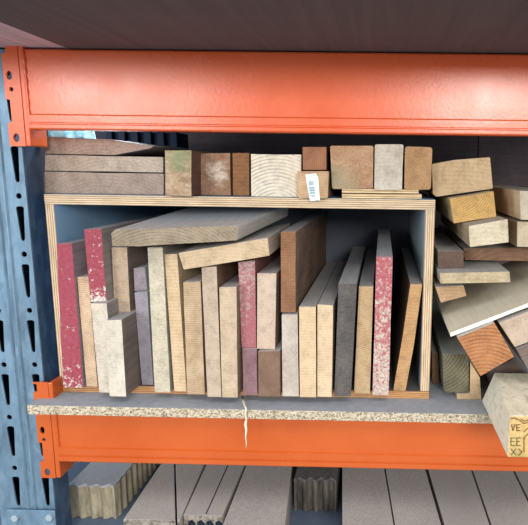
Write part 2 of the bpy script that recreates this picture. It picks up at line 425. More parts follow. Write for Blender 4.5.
# ------------------------------------------------------------ boards standing in the box
def E(c1, c2=None, **k): return end_grain(c1, c2 or tuple(int(v*0.9) for v in c1), **k)
def Sd(c, c2=None, **k): return side_grain(c, c2 or tuple(int(v*0.85) for v in c), **k)
GREYS = Sd((150, 142, 136)); GREYBL = Sd((150, 156, 166)); BRNS = Sd((150, 120, 98)); TANS = Sd((196, 170, 138))
GB = 'boards standing on end in the plywood box'
FR = (FZ, -0.045, 0.02)
LB = 0.40
RED = (134, 56, 68); BARE = (226, 216, 204)
def B(px, mats, label, rest=True, Y=0.0, L=LB, **k):
    return board('timber_board', px, Y, L, mats, label, 'board', GB, restz=FR if rest else None, **k)
B([(56.3, 243.5), (71.8, 243), (83, 387), (61.2, 389.5)], [painted(RED, BARE, 0.0, 0.05, 0.07, -0.06, 110, (158, 74, 88)), Sd((150, 132, 140))], 'dark red painted board end beside the left wall of the box')
B([(77, 276.5), (88.5, 276.5), (97.6, 387), (86.5, 387.5)], [E((222, 190, 156), (206, 170, 134), rings=95, cx=-0.012, cz=0.06, ringamt=.32, speck=.15), TANS], 'narrow pale orange board end with curved rings between the two red ends')
zr = 0.0
o_ = B([(90.6, 303), (106.6, 303), (115.5, 393), (99.3, 393.5)], [E((218, 206, 186), (204, 192, 172), speck=.25, ringamt=.12), GREYS], 'whitish board end directly under the tall red painted end')
B([(83.6, 229), (101.3, 228.3), (106.8, 302), (90.6, 302.2)], [painted(RED, BARE, 0.0, 0.03, 0.12, -0.03, 130, (160, 76, 88)), Sd((146, 134, 130))], 'tall red painted board end resting on a whitish one, second red from the left', rest=False, Y=-0.017)
B([(105.4, 320), (121.7, 319.3), (126.3, 397), (109.4, 397.3)], [E((222, 212, 194), (206, 196, 178), speck=.22, ringamt=.1), Sd((128, 112, 104))], 'short pale block end standing furthest forward near the left of the box', L=0.30)
B([(111.3, 247), (127, 247), (130.5, 314.5), (114.6, 314.8)], [E((208, 184, 156), (188, 164, 138), speck=.2, ringamt=.12), Sd((130, 112, 100))], 'pale brown board end standing on the short forward block', rest=False, Y=0.004, L=0.3)
B([(133.2, 268), (145.2, 267), (147.3, 290.5), (134.3, 291.5)], [E((164, 150, 156), (140, 128, 138), speck=.3, ringamt=.1), GREYBL], 'small grey-mauve block end topmost in the narrow dark gap', rest=False, Y=0.01)
B([(134.3, 292.3), (147.4, 291.3), (153.3, 385), (142, 386)], [E((162, 154, 164), (146, 138, 150), speck=.25, ringamt=.1), GREYBL], 'blue-grey board end under the small mauve block, left of the greenish white end')
B([(147.4, 247), (162.6, 247), (170.4, 392.8), (154.7, 393)], [E((214, 202, 178), (198, 188, 162), speck=.3, ringamt=.08), Sd((150, 146, 136))], 'long greenish white board end under the middle of the grey slab')
B([(164.2, 254), (177.2, 253.6), (186.6, 392), (174.2, 392)], [E((224, 196, 156), (206, 176, 136), speck=.12, ringamt=.15, rings=60), TANS], 'honey-yellow board end right of the long greenish white one')
B([(183, 281.7), (200.6, 281), (205, 395.3), (187.2, 394.6)], [E((206, 178, 142), (186, 156, 120), rings=110, cx=0.0, cz=-0.03, ringamt=.32, speck=.15), BRNS], 'yellow-brown board end with arched growth rings')
B([(201.4, 267), (216.6, 266), (221.5, 397.8), (207.4, 397.4)], [E((202, 182, 158), (184, 162, 138), speck=.2, ringamt=.12), Sd((120, 90, 70))], 'pale grey-brown board end reaching the underside of the tilted slab')
B([(219, 287), (236.6, 286.3), (237.8, 398), (222, 398.3)], [E((208, 184, 154), (192, 168, 138), speck=.15, ringamt=.08), Sd((140, 118, 100))], 'smooth beige board end left of the pink stained ends')
B([(242, 348.6), (256.9, 348.2), (257.6, 395.4), (242.9, 395.2)], [E((158, 120, 126), (142, 104, 112), rings=120, cz=-0.2, ringamt=.15, speck=.25), BRNS], 'mauve stained board end below the pink speckled one')
B([(238, 262), (255, 260), (256.3, 347.8), (241.6, 348.2)], [painted((150, 92, 98), (186, 160, 154), 0.0, 0.13, -0.02, 0.10, 220), Sd((150, 96, 92))], 'pink speckled board end under the right end of the tilted slab', rest=False, Y=-0.024)
B([(258, 351), (280, 350.5), (280.2, 397.4), (258.3, 396.8)], [E((150, 118, 98), (128, 98, 80), rings=110, cx=-0.05, cz=0.03, ringamt=.3, speck=.2), BRNS], 'brown board end with streaks under the pale salmon one')
B([(257, 273), (276.5, 273), (275.2, 350), (256.8, 349.2)], [E((212, 188, 166), (196, 170, 148), speck=.18, ringamt=.08), Sd((130, 108, 96))], 'pale salmon board end standing on the streaked brown end', rest=False, Y=-0.028, L=0.34)
B([(281.5, 314.2), (297.6, 314.2), (299, 397.4), (282.4, 396.6)], [E((210, 198, 184), (190, 176, 160), rings=150, cx=-0.05, cz=0.09, ringamt=.42, speck=.15), GREYS], 'greyish white board end with slanting rings under the big brown plank')
B([(280.6, 231.6), (295.8, 231.4), (295.9, 313), (280.8, 312.8)], [E((166, 120, 84), (142, 98, 68), rings=80, cz=-0.2, ringamt=.15, speck=.3), Sd((142, 112, 90), (112, 88, 72), dark=.35)], 'large dark brown plank end with its broad side showing', rest=False, Y=-0.028, L=0.44)
B([(298.9, 306.3), (315.9, 306.3), (316.2, 397.6), (299.8, 398.2)], [E((222, 194, 154), (212, 182, 142), rings=70, ringamt=.08, speck=.1), Sd((150, 134, 118))], 'left one of two matching blond board ends')
B([(317.3, 304), (333.2, 305), (331.8, 397.6), (317.2, 397.6)], [E((222, 196, 158), (212, 184, 146), rings=74, ringamt=.08, speck=.12), Sd((150, 134, 118))], 'right one of two matching blond board ends, beside the charcoal end')
B([(338.4, 282.8), (356.8, 283), (350.6, 397.3), (334.2, 396.8)], [E((112, 106, 102), (84, 80, 78), rings=120, cz=-0.1, ringamt=.2, speck=.4), Sd((126, 122, 122))], 'charcoal grey weathered board end')
B([(358.9, 286), (373.4, 286), (370, 394.3), (353.9, 394.3)], [E((206, 176, 134), (186, 152, 110), rings=95, cx=0.03, cz=-0.03, ringamt=.25, speck=.2), Sd((128, 106, 90))], 'tan board end between the charcoal and the red speckled ends')
B([(376.2, 256.6), (392.8, 256.6), (388.7, 396.4), (372.4, 395.4)], [painted((152, 76, 84), (204, 186, 172), 0.0, 0.20, 0.15, 0.0, 190, (176, 108, 112)), Sd((150, 140, 130))], 'tall board end with patchy worn red paint near the right wall')
B([(410.3, 283.8), (424.0, 283.8), (414.2, 345), (405.6, 391), (393, 391.6), (402.6, 335)], [E((206, 162, 112), (190, 144, 96), rings=60, ringamt=.12, speck=.2), Sd((116, 92, 74))], 'orange-tan board end leaning right against the box wall', d=(-0.003, 0), bev=0.0006)
# slabs lying across the tops
SLAB = [E((176, 158, 132), (148, 132, 110), rings=70, cx=-0.02, cz=-0.10, ringamt=.3, speck=.28), Sd((172, 164, 154), (150, 146, 140), dark=.18)]
board('timber_slab', [(110.5, 233), (114, 229.5), (236, 225.6), (238.4, 227.5), (237.4, 240.6), (139, 246.5), (111.5, 246.4)], -0.055, 0.20, SLAB, 'wide grey slab lying across the upright boards with a rising top', 'board', 'loose slabs laid over the upright boards', d=(0.20, 0.10), bev=0.0015)
board('timber_slab', [(177.7, 253), (268, 237.6), (270, 255.8), (183.2, 270)], -0.044, 0.17, [E((214, 188, 152), (194, 166, 130), rings=60, cz=-0.2, ringamt=.12, speck=.18), Sd((166, 150, 134))], 'tan slab tilted up to the right under the grey slab', 'board', 'loose slabs laid over the upright boards', d=(0.02, 0.03), bev=0.0015)

# ------------------------------------------------------------ row of ends on top of the box
GT = 'timber ends lying on top of the plywood box'
TRz = (BZ, -0.012, 0.03)
def T(px, mats, label, rest=True, Y=0.0, L=0.45, name='timber_block', **k):
    return board(name, px, Y, L, mats, label, 'timber', GT, restz=TRz if rest else None, **k)
T([(44, 171.5), (164, 173.6), (164, 193), (44, 191)], [E((190, 168, 152), (166, 146, 132), rings=60, cx=0, cz=-0.15, ringamt=.15, speck=.35), GREYS], 'lowest of three stacked grey-brown plank ends at the left of the box top', name='plank_end', L=.3)
T([(44.6, 154.8), (163.5, 157), (163.5, 172.6), (44.4, 170.6)], [E((204, 188, 170), (184, 164, 146), rings=60, cx=0.02, cz=-0.15, ringamt=.15, speck=.35), GREYS], 'middle of three stacked grey-brown plank ends at the left', rest=False, Y=0.031, name='plank_end', L=.3)
T([(43.6, 136.4), (110, 139), (154.6, 146.2), (150, 148.6), (114, 155.4), (44.6, 153.6)], [E((178, 156, 140), (160, 138, 124), rings=60, ringamt=.15, speck=.3), GREYS], 'wedge-shaped broken plank end topmost of the left stack', rest=False, Y=0.03, name='plank_end', L=.28)
T([(164.6, 150), (191.8, 150), (191.8, 198.8), (165.2, 197.2)], [None, Sd((112, 78, 62))], 'brown timber end with green paint smudge right of the plank stack') if False else None
def smudge(c1, c2, pc, cz0, sc=60, thr=0.52, rad=0.03, cx=0.0):
    """timber end with a patch of stray paint around (cx, cz0)"""
    t = NT('smudged_end', 0.85)
    fine = t.noise(t.vec(), 300, 5, 0.75); big = t.noise(t.vec((1, .3, 2)), sc, 4, 0.6, 0.6)
    base = t.mix(t.ramp(big, [(0.35, G(0)), (0.65, G(1))]), lin(c1), lin(c2))
    base = t.mix(1.0, base, t.ramp(fine, [(0.33, G(0.7)), (0.55, G(1)), (0.75, G(1.15))]), 'MULTIPLY')
    vm = t.n('ShaderNodeVectorMath', operation='DISTANCE'); t.l(t.tc.outputs['Object'], vm.inputs[0]); vm.inputs[1].default_value = (cx, 0, cz0)
    d = t.math('SUBTRACT', t.math('ADD', t.math('DIVIDE', vm.outputs['Value'], rad), t.math('MULTIPLY', big, 1.6)), 0.8)
    t.col(t.mix(t.math('MULTIPLY', t.ramp(d, [(0.35, G(1)), (1.0, G(0))]), t.ramp(fine, [(.35, G(.25)), (.6, G(.85))])), base, lin(pc))); t.bump(fine, 0.4, 0.0006); return t.m
T([(164.6, 150), (191.8, 150), (191.8, 198.6), (165.2, 197.2)], [smudge((150, 122, 98), (186, 164, 136), (112, 136, 96), 0.055, 60, .52, .025), Sd((112, 78, 66))], 'brown timber end with a green paint smudge right of the plank stack')
T([(200, 153.2), (230.3, 152.7), (231, 193.6), (200.6, 193.6)], [smudge((158, 128, 106), (140, 106, 82), (214, 202, 190), 0.035, 60, .52, .02, .003), Sd((118, 84, 64))], 'brown timber end with a whitish scar, second block right of the plank stack')
T([(232.2, 152.6), (249.2, 152.6), (249.4, 192.7), (232.6, 192.7)], [E((160, 112, 74), (140, 94, 60), rings=50, ringamt=.15, speck=.2), Sd((112, 78, 60))], 'plain orange-brown timber end left of the white ringed block')
T([(250.6, 153.7), (301.6, 154.2), (301.4, 197.6), (250.9, 197)], [E((236, 226, 206), (228, 214, 188), rings=62, cx=0.0, cz=-0.03, ringamt=.42, speck=.08), Sd((206, 184, 150))], 'large whitish timber end with bold arched growth rings')
o9 = T([(297.2, 170.9), (329, 171), (328, 202), (297.8, 202)], [E((214, 176, 136), (196, 158, 120), rings=80, ringamt=.12, speck=.18), Sd((150, 116, 90))], 'tan block with a white barcode tag standing at the front edge', rad=0.002, L=.4)
T([(302.2, 146.7), (326.7, 146.7), (326.7, 170.2), (302.6, 170.2)], [end_grain((178, 124, 90), (160, 106, 76), 110, 0.4, 0.0, .35, .1), Sd((96, 62, 48))], 'small reddish-brown block on top of the tagged block', rest=False, Y=0.0, L=.4)
# barcode tag
Yt = o9.location.y-0.0006
tg_px = [(305.3, 174.5), (316, 173.3), (318.2, 177.5), (319.8, 200), (310, 201.2)]
bm = bmesh.new(); f = [at(x, y, Yt) for x, y in tg_px]
fv = [bm.verts.new(p) for p in f]; bv = [bm.verts.new(p+Vector((0, 0.0003, 0))) for p in f]
bm.faces.new(fv); bm.faces.new(bv[::-1])
for i in range(5): bm.faces.new((fv[i], bv[i], bv[(i+1) % 5], fv[(i+1) % 5]))
tagm = flat('white_label_stock', (232, 242, 238), 0.4, 0, .03); inkm = flat('teal_ink', (70, 128, 150), 0.6, 0, .1)
tp = finish(bm, 'barcode_tag', tagm, o9); tp['label'] = 'white barcode tag'
bm = bmesh.new()
def bar(x0, y0, x1, y1, w):
    """printed bar along a pixel-measured direction on the tag"""
    a = at(x0, y0, Yt-0.0003); b = at(x1, y1, Yt-0.0003); n = (b-a).normalized(); p = Vector((-n.z, 0, n.x))*w/2
    vs = [bm.verts.new(q) for q in (a-p, b-p, b+p, a+p)]; bm.faces.new(vs)
for i in range(6): bar(308.2+i*.12, 181.6+i*.75, 313.4+i*.12, 181.2+i*.75, 0.0006)
for i in range(9): bar(309.0+i*.09, 187.3+i*.85, 314.6+i*.09, 186.9+i*.85, (0.0006, 0.0010, 0.0004)[i % 3])
for i in range(4): bar(310.2+i*1.5, 195.2, 311.1+i*1.5, 196.8, 0.0007); 
for i in range(3): bar(310.6+i*1.6, 196.9, 311.4+i*1.6, 195.2, 0.0006)
ink = finish(bm, 'barcode', inkm); ink.parent = tp; ink.location = ink.location-tp.location-o9.location
# right group on ply scraps
PLS = 'thin plywood strip under the three large timber ends, '
for a, b, nm in ((195.9, 200.6, 'lower'), (191.4, 195.7, 'upper')):
    px = [(341.5, a), (422 if nm == 'lower' else 419, a+0.6), (422 if nm == 'lower' else 419, b+0.5), (341.5, b)]
    Ys = 0.004
    p = board('plywood_strip', px, Ys, 0.4, [ply_edge('Z', 0.0034, (222, 200, 160), (166, 132, 92)), TANS], PLS+nm+' one of the two', 'plywood strip', 'plywood strips packing up the timbers', bev=0.0003)
    if nm == 'lower': p.location.z = BZ+0.0002; ztp = p.location.z+p.dimensions.z
    else: p.location.z = ztp+0.0002
T([(329.8, 145.5), (373.6, 145.5), (373.2, 188.8), (331.8, 189.2)], [smudge((164, 124, 96), (178, 148, 116), (150, 150, 124), 0.01, 50, .5, .035, -.025), Sd((120, 96, 76))], 'large brown and green-grey timber end left of the whitish one', rest=False, Y=0.0, rad=0.0025)
T([(374.6, 144), (403.8, 144), (402.2, 190.3), (374, 190.3)], [E((216, 206, 190), (196, 184, 166), rings=60, ringamt=.1, speck=.2), Sd((160, 150, 136))], 'whitish upright timber end between two brown ones', rest=False, Y=-0.002, rad=0.003)
T([(404.8, 146), (432.6, 147), (431, 190), (404, 190.3)], [E((196, 154, 108), (178, 136, 92), rings=90, cx=0.03, cz=-0.02, ringamt=.2, speck=.25), Sd((140, 108, 78))], 'golden-brown timber end with rounded corners at the right end of the box top', rest=False, Y=0.0, rad=0.004)

# ------------------------------------------------------------ pile to the right of the box
GP = 'offcuts piled at the right of the box'
def Rr(px, mats, label, Y=0.0, L=0.4, name='timber_offcut', **k):
    return board(name, px, Y, L, mats, label, 'timber', GP, **k)
Rr([(431.6, 163.8), (455, 159.5), (490.3, 157), (493.2, 188.6), (436, 197), (432.6, 194)], [E((214, 186, 144), (196, 164, 122), rings=50, cz=-.2, ringamt=.12, speck=.25), Sd((150, 120, 92))], 'large tan timber end topmost of the right-hand pile', Y=0.022, rad=0.0015)
Rr([(449.5, 198.3), (493.9, 191), (496.6, 217), (453.7, 223.6)], [E((222, 178, 104), (204, 158, 92), rings=90, cx=-.03, cz=.06, ringamt=.3, speck=.2), Sd((206, 172, 122))], 'bright yellow-tan timber end under the topmost one', Y=-0.005, rad=0.001)
Rr([(468.4, 225.9), (508, 218.8), (509, 242.4), (469.6, 247.3)], [E((216, 204, 176), (200, 184, 154), rings=50, ringamt=.1, speck=.2), Sd((178, 150, 116))], 'cream timber end, third down in the right-hand pile', Y=-0.05, rad=0.001)
Rr([(519.4, 190.5), (562, 191.5), (562, 221), (520.4, 220)], [E((214, 200, 176), speck=.15, ringamt=.1), Sd((212, 182, 140), (190, 160, 120), dark=.15)], 'light timber at the right edge with grey top and tan side', Y=-0.03, L=.42)
Rr([(517, 221.3), (562, 222.5), (562, 248.5), (516.6, 247)], [E((206, 190, 160), speck=.15, ringamt=.1), Sd((180, 152, 116))], 'cream timber end at the right edge under the light timber', Y=-0.02)
Rr([(463, 248.2), (560, 246.5), (560, 261.5), (464.5, 260.2)], [E((146, 110, 84), (126, 92, 70), rings=40, ringamt=.2, speck=.2), Sd((120, 92, 74))], 'wide brown plank end between the cream timber and the pale slab', Y=0.03)
Rr([(438, 251), (464, 251), (464, 268.7), (438.6, 268.7)], [E((116, 92, 78), (98, 78, 68), rings=120, cz=-.1, ringamt=.2, speck=.35), Sd((158, 144, 128))], 'small dark brown block end with grey top on the pale slab', Y=0.0, L=.35)
Rr([(439.4, 273), (510, 271.5), (511, 282.4), (440, 283.8)], [E((200, 182, 146), (180, 160, 124), rings=50, cz=-.2, ringamt=.12, speck=.3), Sd((170, 162, 146))], 'thin pale slab end under the small dark block', Y=-0.035, L=.3, name='timber_slab')
Rr([(435.2, 287), (464, 285.2), (467, 296), (440.6, 303)], [E((204, 166, 126), (186, 146, 106), rings=60, ringamt=.15, speck=.25), Sd((190, 168, 138))], 'small orange-tan offcut between the pale slab and the grey sheet', Y=-0.008, L=.25)
Rr([(450, 333), (580, 283.2), (580, 287.4), (450.2, 337)], [flat('white_ply_edge', (232, 226, 210), .7, 0, .06, 80), Sd((206, 194, 166), (192, 180, 154), dark=.12, dust=.12)], 'flat grey-beige plywood sheet with a white front edge sloping across the pile', Y=-0.075, L=.27, name='plywood_sheet', bev=0.0004)
Rr([(457, 338), (494.6, 322.6), (514.5, 356.7), (480.4, 376.5)], [E((196, 132, 84), (176, 114, 70), rings=60, cx=0, cz=-.03, ringamt=.42, speck=.3), Sd((206, 190, 160))], 'orange-brown square timber end turned on its corner under the grey sheet', Y=-0.085, L=.35, rad=0.001)
Rr([(498.6, 323), (560, 299), (575, 325), (514.6, 347.5)], [E((200, 178, 156), (184, 160, 138), rings=110, cz=-.2, ringamt=.15, speck=.12), Sd((160, 140, 120))], 'pinkish beige board end tilted beside the orange-brown timber end', Y=-0.08, L=.3)
Rr([(515.6, 348.5), (576, 326), (590, 358), (528.5, 371.8)], [E((134, 118, 108), (116, 102, 94), rings=60, ringamt=.15, speck=.3), Sd((110, 96, 88))], 'grey-brown board end tilted at the right edge above the stamped timber', Y=-0.078, L=.3)
Rr([(486, 376), (513, 358.5), (529, 374), (529, 391), (492, 390)], [E((108, 90, 80), (92, 76, 68), speck=.25, ringamt=.2), Sd((90, 76, 68))], 'offcut coloured dark as the shadow behind the pale stamped timber', Y=0.04, L=.25)  # dark colour paints the shadowed gap here
Rr([(442.3, 354), (469, 353), (469, 392), (446.5, 393), (443.6, 390.5)], [E((134, 126, 98), (106, 100, 78), rings=62, cx=-.05, cz=.08, ringamt=.6, speck=.3), Sd((122, 120, 100), (98, 98, 80))], 'dark green-grey weathered timber end right of the box', Y=0.004, L=.4)
Rr([(457, 367), (480.5, 379), (481, 400.2), (456.6, 400)], [E((214, 180, 136), (200, 164, 120), rings=50, ringamt=.1, speck=.15), TANS], 'blond offcut low on the shelf behind the orange-brown end', Y=0.02, L=.3, restz=(SZ, 0.0, 0.05), yoff=None) if False else None
Rr([(470.4, 362), (480.2, 377.5), (481.8, 400.5), (456.6, 400), (456.6, 393.8), (470.4, 393.8)], [E((214, 180, 136), (200, 164, 120), rings=50, ringamt=.1, speck=.15), TANS], 'blond offcut standing on the shelf between the green-grey and stamped timbers', Y=0.002, L=.3, jit=0)
Rr([(432, 352), (438, 354), (439, 396), (432, 396)], [E((150, 112, 80), speck=.15, ringamt=.1), BRNS], 'narrow brown offcut in the shadow between box and green-grey timber', Y=0.10, L=.3, restz=(SZ, 0.06, 0.2))
# big stamped timber hanging out over the shelf edge
bm = bmesh.new()
zs = SZ+0.0008
pf = [atz(507.5, 457.5, zs)]; Yf = pf[0].y
fr = [atz(507.5, 457.5, zs), Vector((at(575, 459, Yf).x, Yf, zs)), Vector((at(575, 418, Yf).x, Yf, at(545, 416, Yf).z)), at(509.5, 416, Yf)]
Yb = 0.02
bl = atz(481.5, 401, zs); Yb = bl.y
tl = at(494.5, 372.5, Yb)
bk = [bl, Vector((fr[1].x+0.004, Yb, zs)), Vector((fr[2].x+0.004, Yb, tl.z)), tl]
def stretch(a, b, k): return a+(b-a)*k
hexa(bm, fr, bk, 0, 1, 0.0022)
PALE = NT('weathered_pale', .8); n1 = PALE.noise(PALE.vec((1, .5, 1)), 90, 6, .7, .8); n2 = PALE.noise(PALE.vec(), 22, 3)
PALE.col(PALE.mix(1.0, PALE.mix(n2, lin((240, 230, 206)), lin((214, 204, 180))), PALE.ramp(n1, [(.32, G(.68)), (.5, G(1)), (.7, G(1.12))]), 'MULTIPLY')); PALE.bump(n1, .5, .001)
st = finish(bm, 'stamped_timber', [smudge((206, 176, 120), (190, 158, 104), (150, 132, 84), 0.0, 120, .5, .015, -.03), PALE.m])
tag(st, 'big pale timber jutting out over the shelf edge with stamped lettering', 'timber', GP)
# stamp on its end: arcs and letters
bm = bmesh.new(); Ys = Yf-0.0007
ICOL = flat('brown_stamp_ink', (104, 78, 48), .8, 0, .2, 200); GCOL = flat('green_stamp_ink', (92, 104, 62), .8, 0, .2, 200)
def stroke(pts, w, mi=0):
    P = [at(x, y, Ys) for x, y in pts]
    for a, b in zip(P, P[1:]):
        n = (b-a).normalized(); q = Vector((-n.z, 0, n.x))*w/2; e = n*w*0.3
        fc = bm.faces.new([bm.verts.new(c) for c in (a-q-e, b-q+e, b+q+e, a+q-e)]); fc.material_index = mi
W = 0.0012
stroke([(511, 418.5), (515, 418), (520, 420.5), (524, 423.5), (530, 422)], W)          # torn arc along the top
stroke([(521, 419), (524, 421), (529, 420)], W)
stroke([(511.5, 424.5), (513, 430.5), (515, 424.5)], W)                                # V
stroke([(520, 424.8), (516.8, 424.8), (516.8, 430.6), (520, 430.6)], W); stroke([(516.8, 427.7), (519.5, 427.7)], W)   # E
stroke([(515, 438), (511, 438), (511, 445.5), (515, 445.5)], W, 1); stroke([(511, 441.6), (514.4, 441.6)], W, 1)       # E
stroke([(520.4, 438), (516.8, 438), (516.8, 445.5), (520.4, 445.5)], W, 1); stroke([(516.8, 441.6), (519.8, 441.6)], W, 1)
stroke([(511, 449), (516, 455)], W, 1); stroke([(516, 449), (511, 455)], W, 1)
stroke([(524, 452), (524, 438), (530, 432)], W); stroke([(524, 432), (528, 428)], W); stroke([(518.5, 449), (522, 452), (518.5, 455.5)], W)
s2 = finish(bm, 'stamp_lettering', [ICOL, GCOL], st); s2['label'] = 'brown and green stamped letters'

# ------------------------------------------------------------ torn fibre strand
bm = bmesh.new()
pth = [(242.6, 397.4, 0), (243.8, 402, 1), (245.2, 406.5, 1), (246, 409, 2), (245.2, 414, 2), (246.4, 419, 2), (245.4, 424, 2), (246.3, 430, 2), (245.6, 437, 2), (246.4, 443, 2), (246, 448.5, 2)]
rad = [.002, .0023, .0018, .0014, .0018, .0014, .0024, .0018, .0011, .0008, .0003]
rings_ = []
for (x, y, k), r in zip(pth, rad):
    c = atz(x, y, SZ+0.0022) if k < 2 else at(x, y, SHY-0.0035 if y < 414 else SHY-0.002)
    if k < 2: c.y = max(c.y, SHY-0.001)
    rings_.append([bm.verts.new(c+Vector((r*math.cos(a), r*.6*math.sin(a)*(1 if k == 2 else .6), r*.5*math.sin(a) if k < 2 else 0))) for a in [q*math.pi/4 for q in range(8)]])
for i in range(len(rings_)-1):
    for q in range(8): bm.faces.new((rings_[i][q], rings_[i][(q+1) % 8], rings_[i+1][(q+1) % 8], rings_[i+1][q]))
bm.faces.new(rings_[0]); bm.faces.new(rings_[-1])
tag(finish(bm, 'hanging_fibre', flat('fibre', (212, 198, 176), .8, 0, .15, 200), smooth=True), 'twisted pale fibre strand hanging over the chipboard edge onto the orange beam', 'strand')

# ------------------------------------------------------------ blue plastic behind the wedge plank
bm = bmesh.new(); Yp = 0.042
nx, nz = 14, 4; grid = []
for i in range(nx):
    rowv = []
    for j in range(nz):
        x = 48+(96-48)*i/(nx-1); yb = 137.5+(x-48)*0.028
        p = at(x-(j*0.8 if i == nx-1 else 0), yb-j*(3.6), Yp+0.005*math.sin(i*1.3+j)+0.004*j)
        rowv.append(bm.verts.new(p))
    grid.append(rowv)
for i in range(nx-1):
    for j in range(nz-1): bm.faces.new((grid[i][j], grid[i+1][j], grid[i+1][j+1], grid[i][j+1]))
bm2 = bm
bmesh.ops.solidify(bm, geom=bm.faces[:], thickness=0.0008)
pb = NT('blue_plastic_film', .25); nn = pb.noise(pb.vec((1, 1, 4)), 28, 3)
pb.col(pb.ramp(nn, [(.34, lin((90, 120, 190))), (.42, lin((170, 232, 248))), (.62, lin((236, 252, 254)))])); pb.b.inputs['Specular IOR Level'].default_value = .5
tl_ = pb.n('ShaderNodeBsdfTranslucent'); ms_ = pb.n('ShaderNodeMixShader'); ms_.inputs[0].default_value = .6
tl_.inputs[0].default_value = lin((170, 232, 248))
pb.l(pb.b.inputs['Base Color'].links[0].from_socket, tl_.inputs[0])
pb.l(pb.b.outputs[0], ms_.inputs[1]); pb.l(tl_.outputs[0], ms_.inputs[2])
pb.l(ms_.outputs[0], pb.t.nodes['Material Output'].inputs['Surface'])
tag(finish(bm, 'plastic_wrap', pb.m, smooth=True), 'crumpled light blue plastic on the wedge-shaped plank under the upper beam', 'plastic')
# dark uprights of the goods stored further back
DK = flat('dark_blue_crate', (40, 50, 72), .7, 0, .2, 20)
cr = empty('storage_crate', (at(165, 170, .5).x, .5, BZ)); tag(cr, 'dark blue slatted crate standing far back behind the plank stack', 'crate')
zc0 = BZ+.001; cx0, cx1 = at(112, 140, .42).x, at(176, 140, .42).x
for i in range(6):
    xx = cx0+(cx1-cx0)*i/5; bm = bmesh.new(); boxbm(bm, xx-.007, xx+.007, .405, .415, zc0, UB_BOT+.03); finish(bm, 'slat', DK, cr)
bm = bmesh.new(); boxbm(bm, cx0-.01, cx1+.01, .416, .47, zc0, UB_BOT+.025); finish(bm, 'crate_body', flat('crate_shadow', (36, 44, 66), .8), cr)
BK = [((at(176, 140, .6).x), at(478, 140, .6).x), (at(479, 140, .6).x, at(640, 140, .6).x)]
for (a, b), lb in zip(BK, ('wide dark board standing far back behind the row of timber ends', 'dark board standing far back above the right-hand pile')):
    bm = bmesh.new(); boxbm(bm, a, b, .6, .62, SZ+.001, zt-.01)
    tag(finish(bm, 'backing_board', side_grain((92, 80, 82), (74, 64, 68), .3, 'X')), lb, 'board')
GPB = None

# ------------------------------------------------------------ composite planks on the level below
h2 = (483-168)/546.25*0.985
Z2 = CAM.z-h2; TK = 0.068; ZS2 = Z2-TK
bm = bmesh.new(); boxbm(bm, at(-20, 300, .2).x-.3, 1.0, BY+.03, 1.1, ZS2-.02, ZS2-0.0005)
tag(finish(bm, 'lower_shelf_board', flat('blue_grey_shelf', (96, 112, 132), .7, 0, .15, 30)), 'blue-grey shelf board under the grey planks', 'shelf')
DECKT = NT('grey_composite', .8)
nf = DECKT.noise(DECKT.vec(), 500, 4, .7); nb = DECKT.noise(DECKT.vec((1, .2, 1)), 18, 3)
DECKT.col(DECKT.mix(1.0, DECKT.mix(nb, lin((166, 158, 154)), lin((186, 176, 168))), DECKT.ramp(nf, [(.35, G(.68)), (.52, G(1)), (.7, G(1.15))]), 'MULTIPLY')); DECKT.bump(nf, .3, .0005)
DECKD = NT('grey_composite_end', .9); nq = DECKD.noise(DECKD.vec(), 120, 4, .7); DECKD.col(DECKD.ramp(nq, [(.35, lin((74, 70, 66))), (.6, lin((150, 142, 130)))])); DECKD.bump(nq, .6, .001)
def deck(fl, fr_, bl_, br_, label, back=0.5, dropz=0.0, tk=0.03, name='composite_plank'):
    """a plank lying on the lower level; corners measured on its top face"""
    Z = Z2-dropz
    a, b = atz(*fl, Z), atz(*fr_, Z); c, d = atz(*bl_, Z), atz(*br_, Z)
    yf = (a.y+b.y)/2
    def ext(p, q, y): return p+(q-p)*((y-p.y)/(q.y-p.y))
    A, Bq, C, D = ext(a, c, yf), ext(b, d, yf), ext(a, c, yf+back), ext(b, d, yf+back)
    dz = Vector((0, 0, -tk)); bm = bmesh.new()
    g = Vector((0.0004, 0, 0))
    hexa(bm, [A+g+dz, Bq-g+dz, Bq-g, A+g], [C+g+dz, D-g+dz, D-g, C+g], 0, 1, 0.0012)
    o = finish(bm, name, [DECKD.m, DECKT.m]); tag(o, label, 'plank', 'grey composite planks on the lower level'); return o
TKP = TK-0.001
deck((122.5, 520), (175.7, 520), (160, 465), (174.3, 465), 'grey composite plank second from the left, narrowing toward the beam', tk=TKP, back=.215)
deck((177.4, 530), (178.4, 530), (175.4, 465), (204, 465), 'wedge of grey plank visible right of the narrowing one', tk=TKP, dropz=0.0, back=.4) if False else None
# the plank whose face shows as a wedge between its neighbours
deck((177.0, 520), (180.3, 520), (175.6, 465), (204, 465), 'grey plank showing as a wedge between the neighbours left of the hollow one', tk=TKP, back=.215)
o3 = deck((183, 515), (222.5, 516), (206, 465), (244.6, 465), 'grey plank with a lengthwise seam and a ragged hollow end', tk=TKP, back=.3)
deck((216.5, 540), (283.5, 540), (246.2, 465), (292.3, 466), 'wide grey plank left of the fluted dark block', tk=TKP, back=.5)
deck((342.2, 540), (396.5, 540), (342.2, 466), (384.3, 467), 'grey plank first right of the fluted dark block', tk=TKP, back=.5)
deck((397.4, 540), (446, 540), (385.3, 467), (425.2, 468), 'grey plank second right of the fluted dark block', tk=TKP, back=.5)
deck((449, 540), (495, 540), (428, 468), (471.3, 469.5), 'grey plank third right of the fluted dark block', tk=TKP, back=.5)
deck((496.8, 540), (547, 540), (472.6, 469.5), (513, 470.5), 'grey plank fourth right of the fluted dark block', tk=TKP, back=.5)
deck((549, 540), (600, 540), (514.8, 470.5), (556, 471.5), 'grey plank at the bottom right corner', tk=TKP, back=.5)
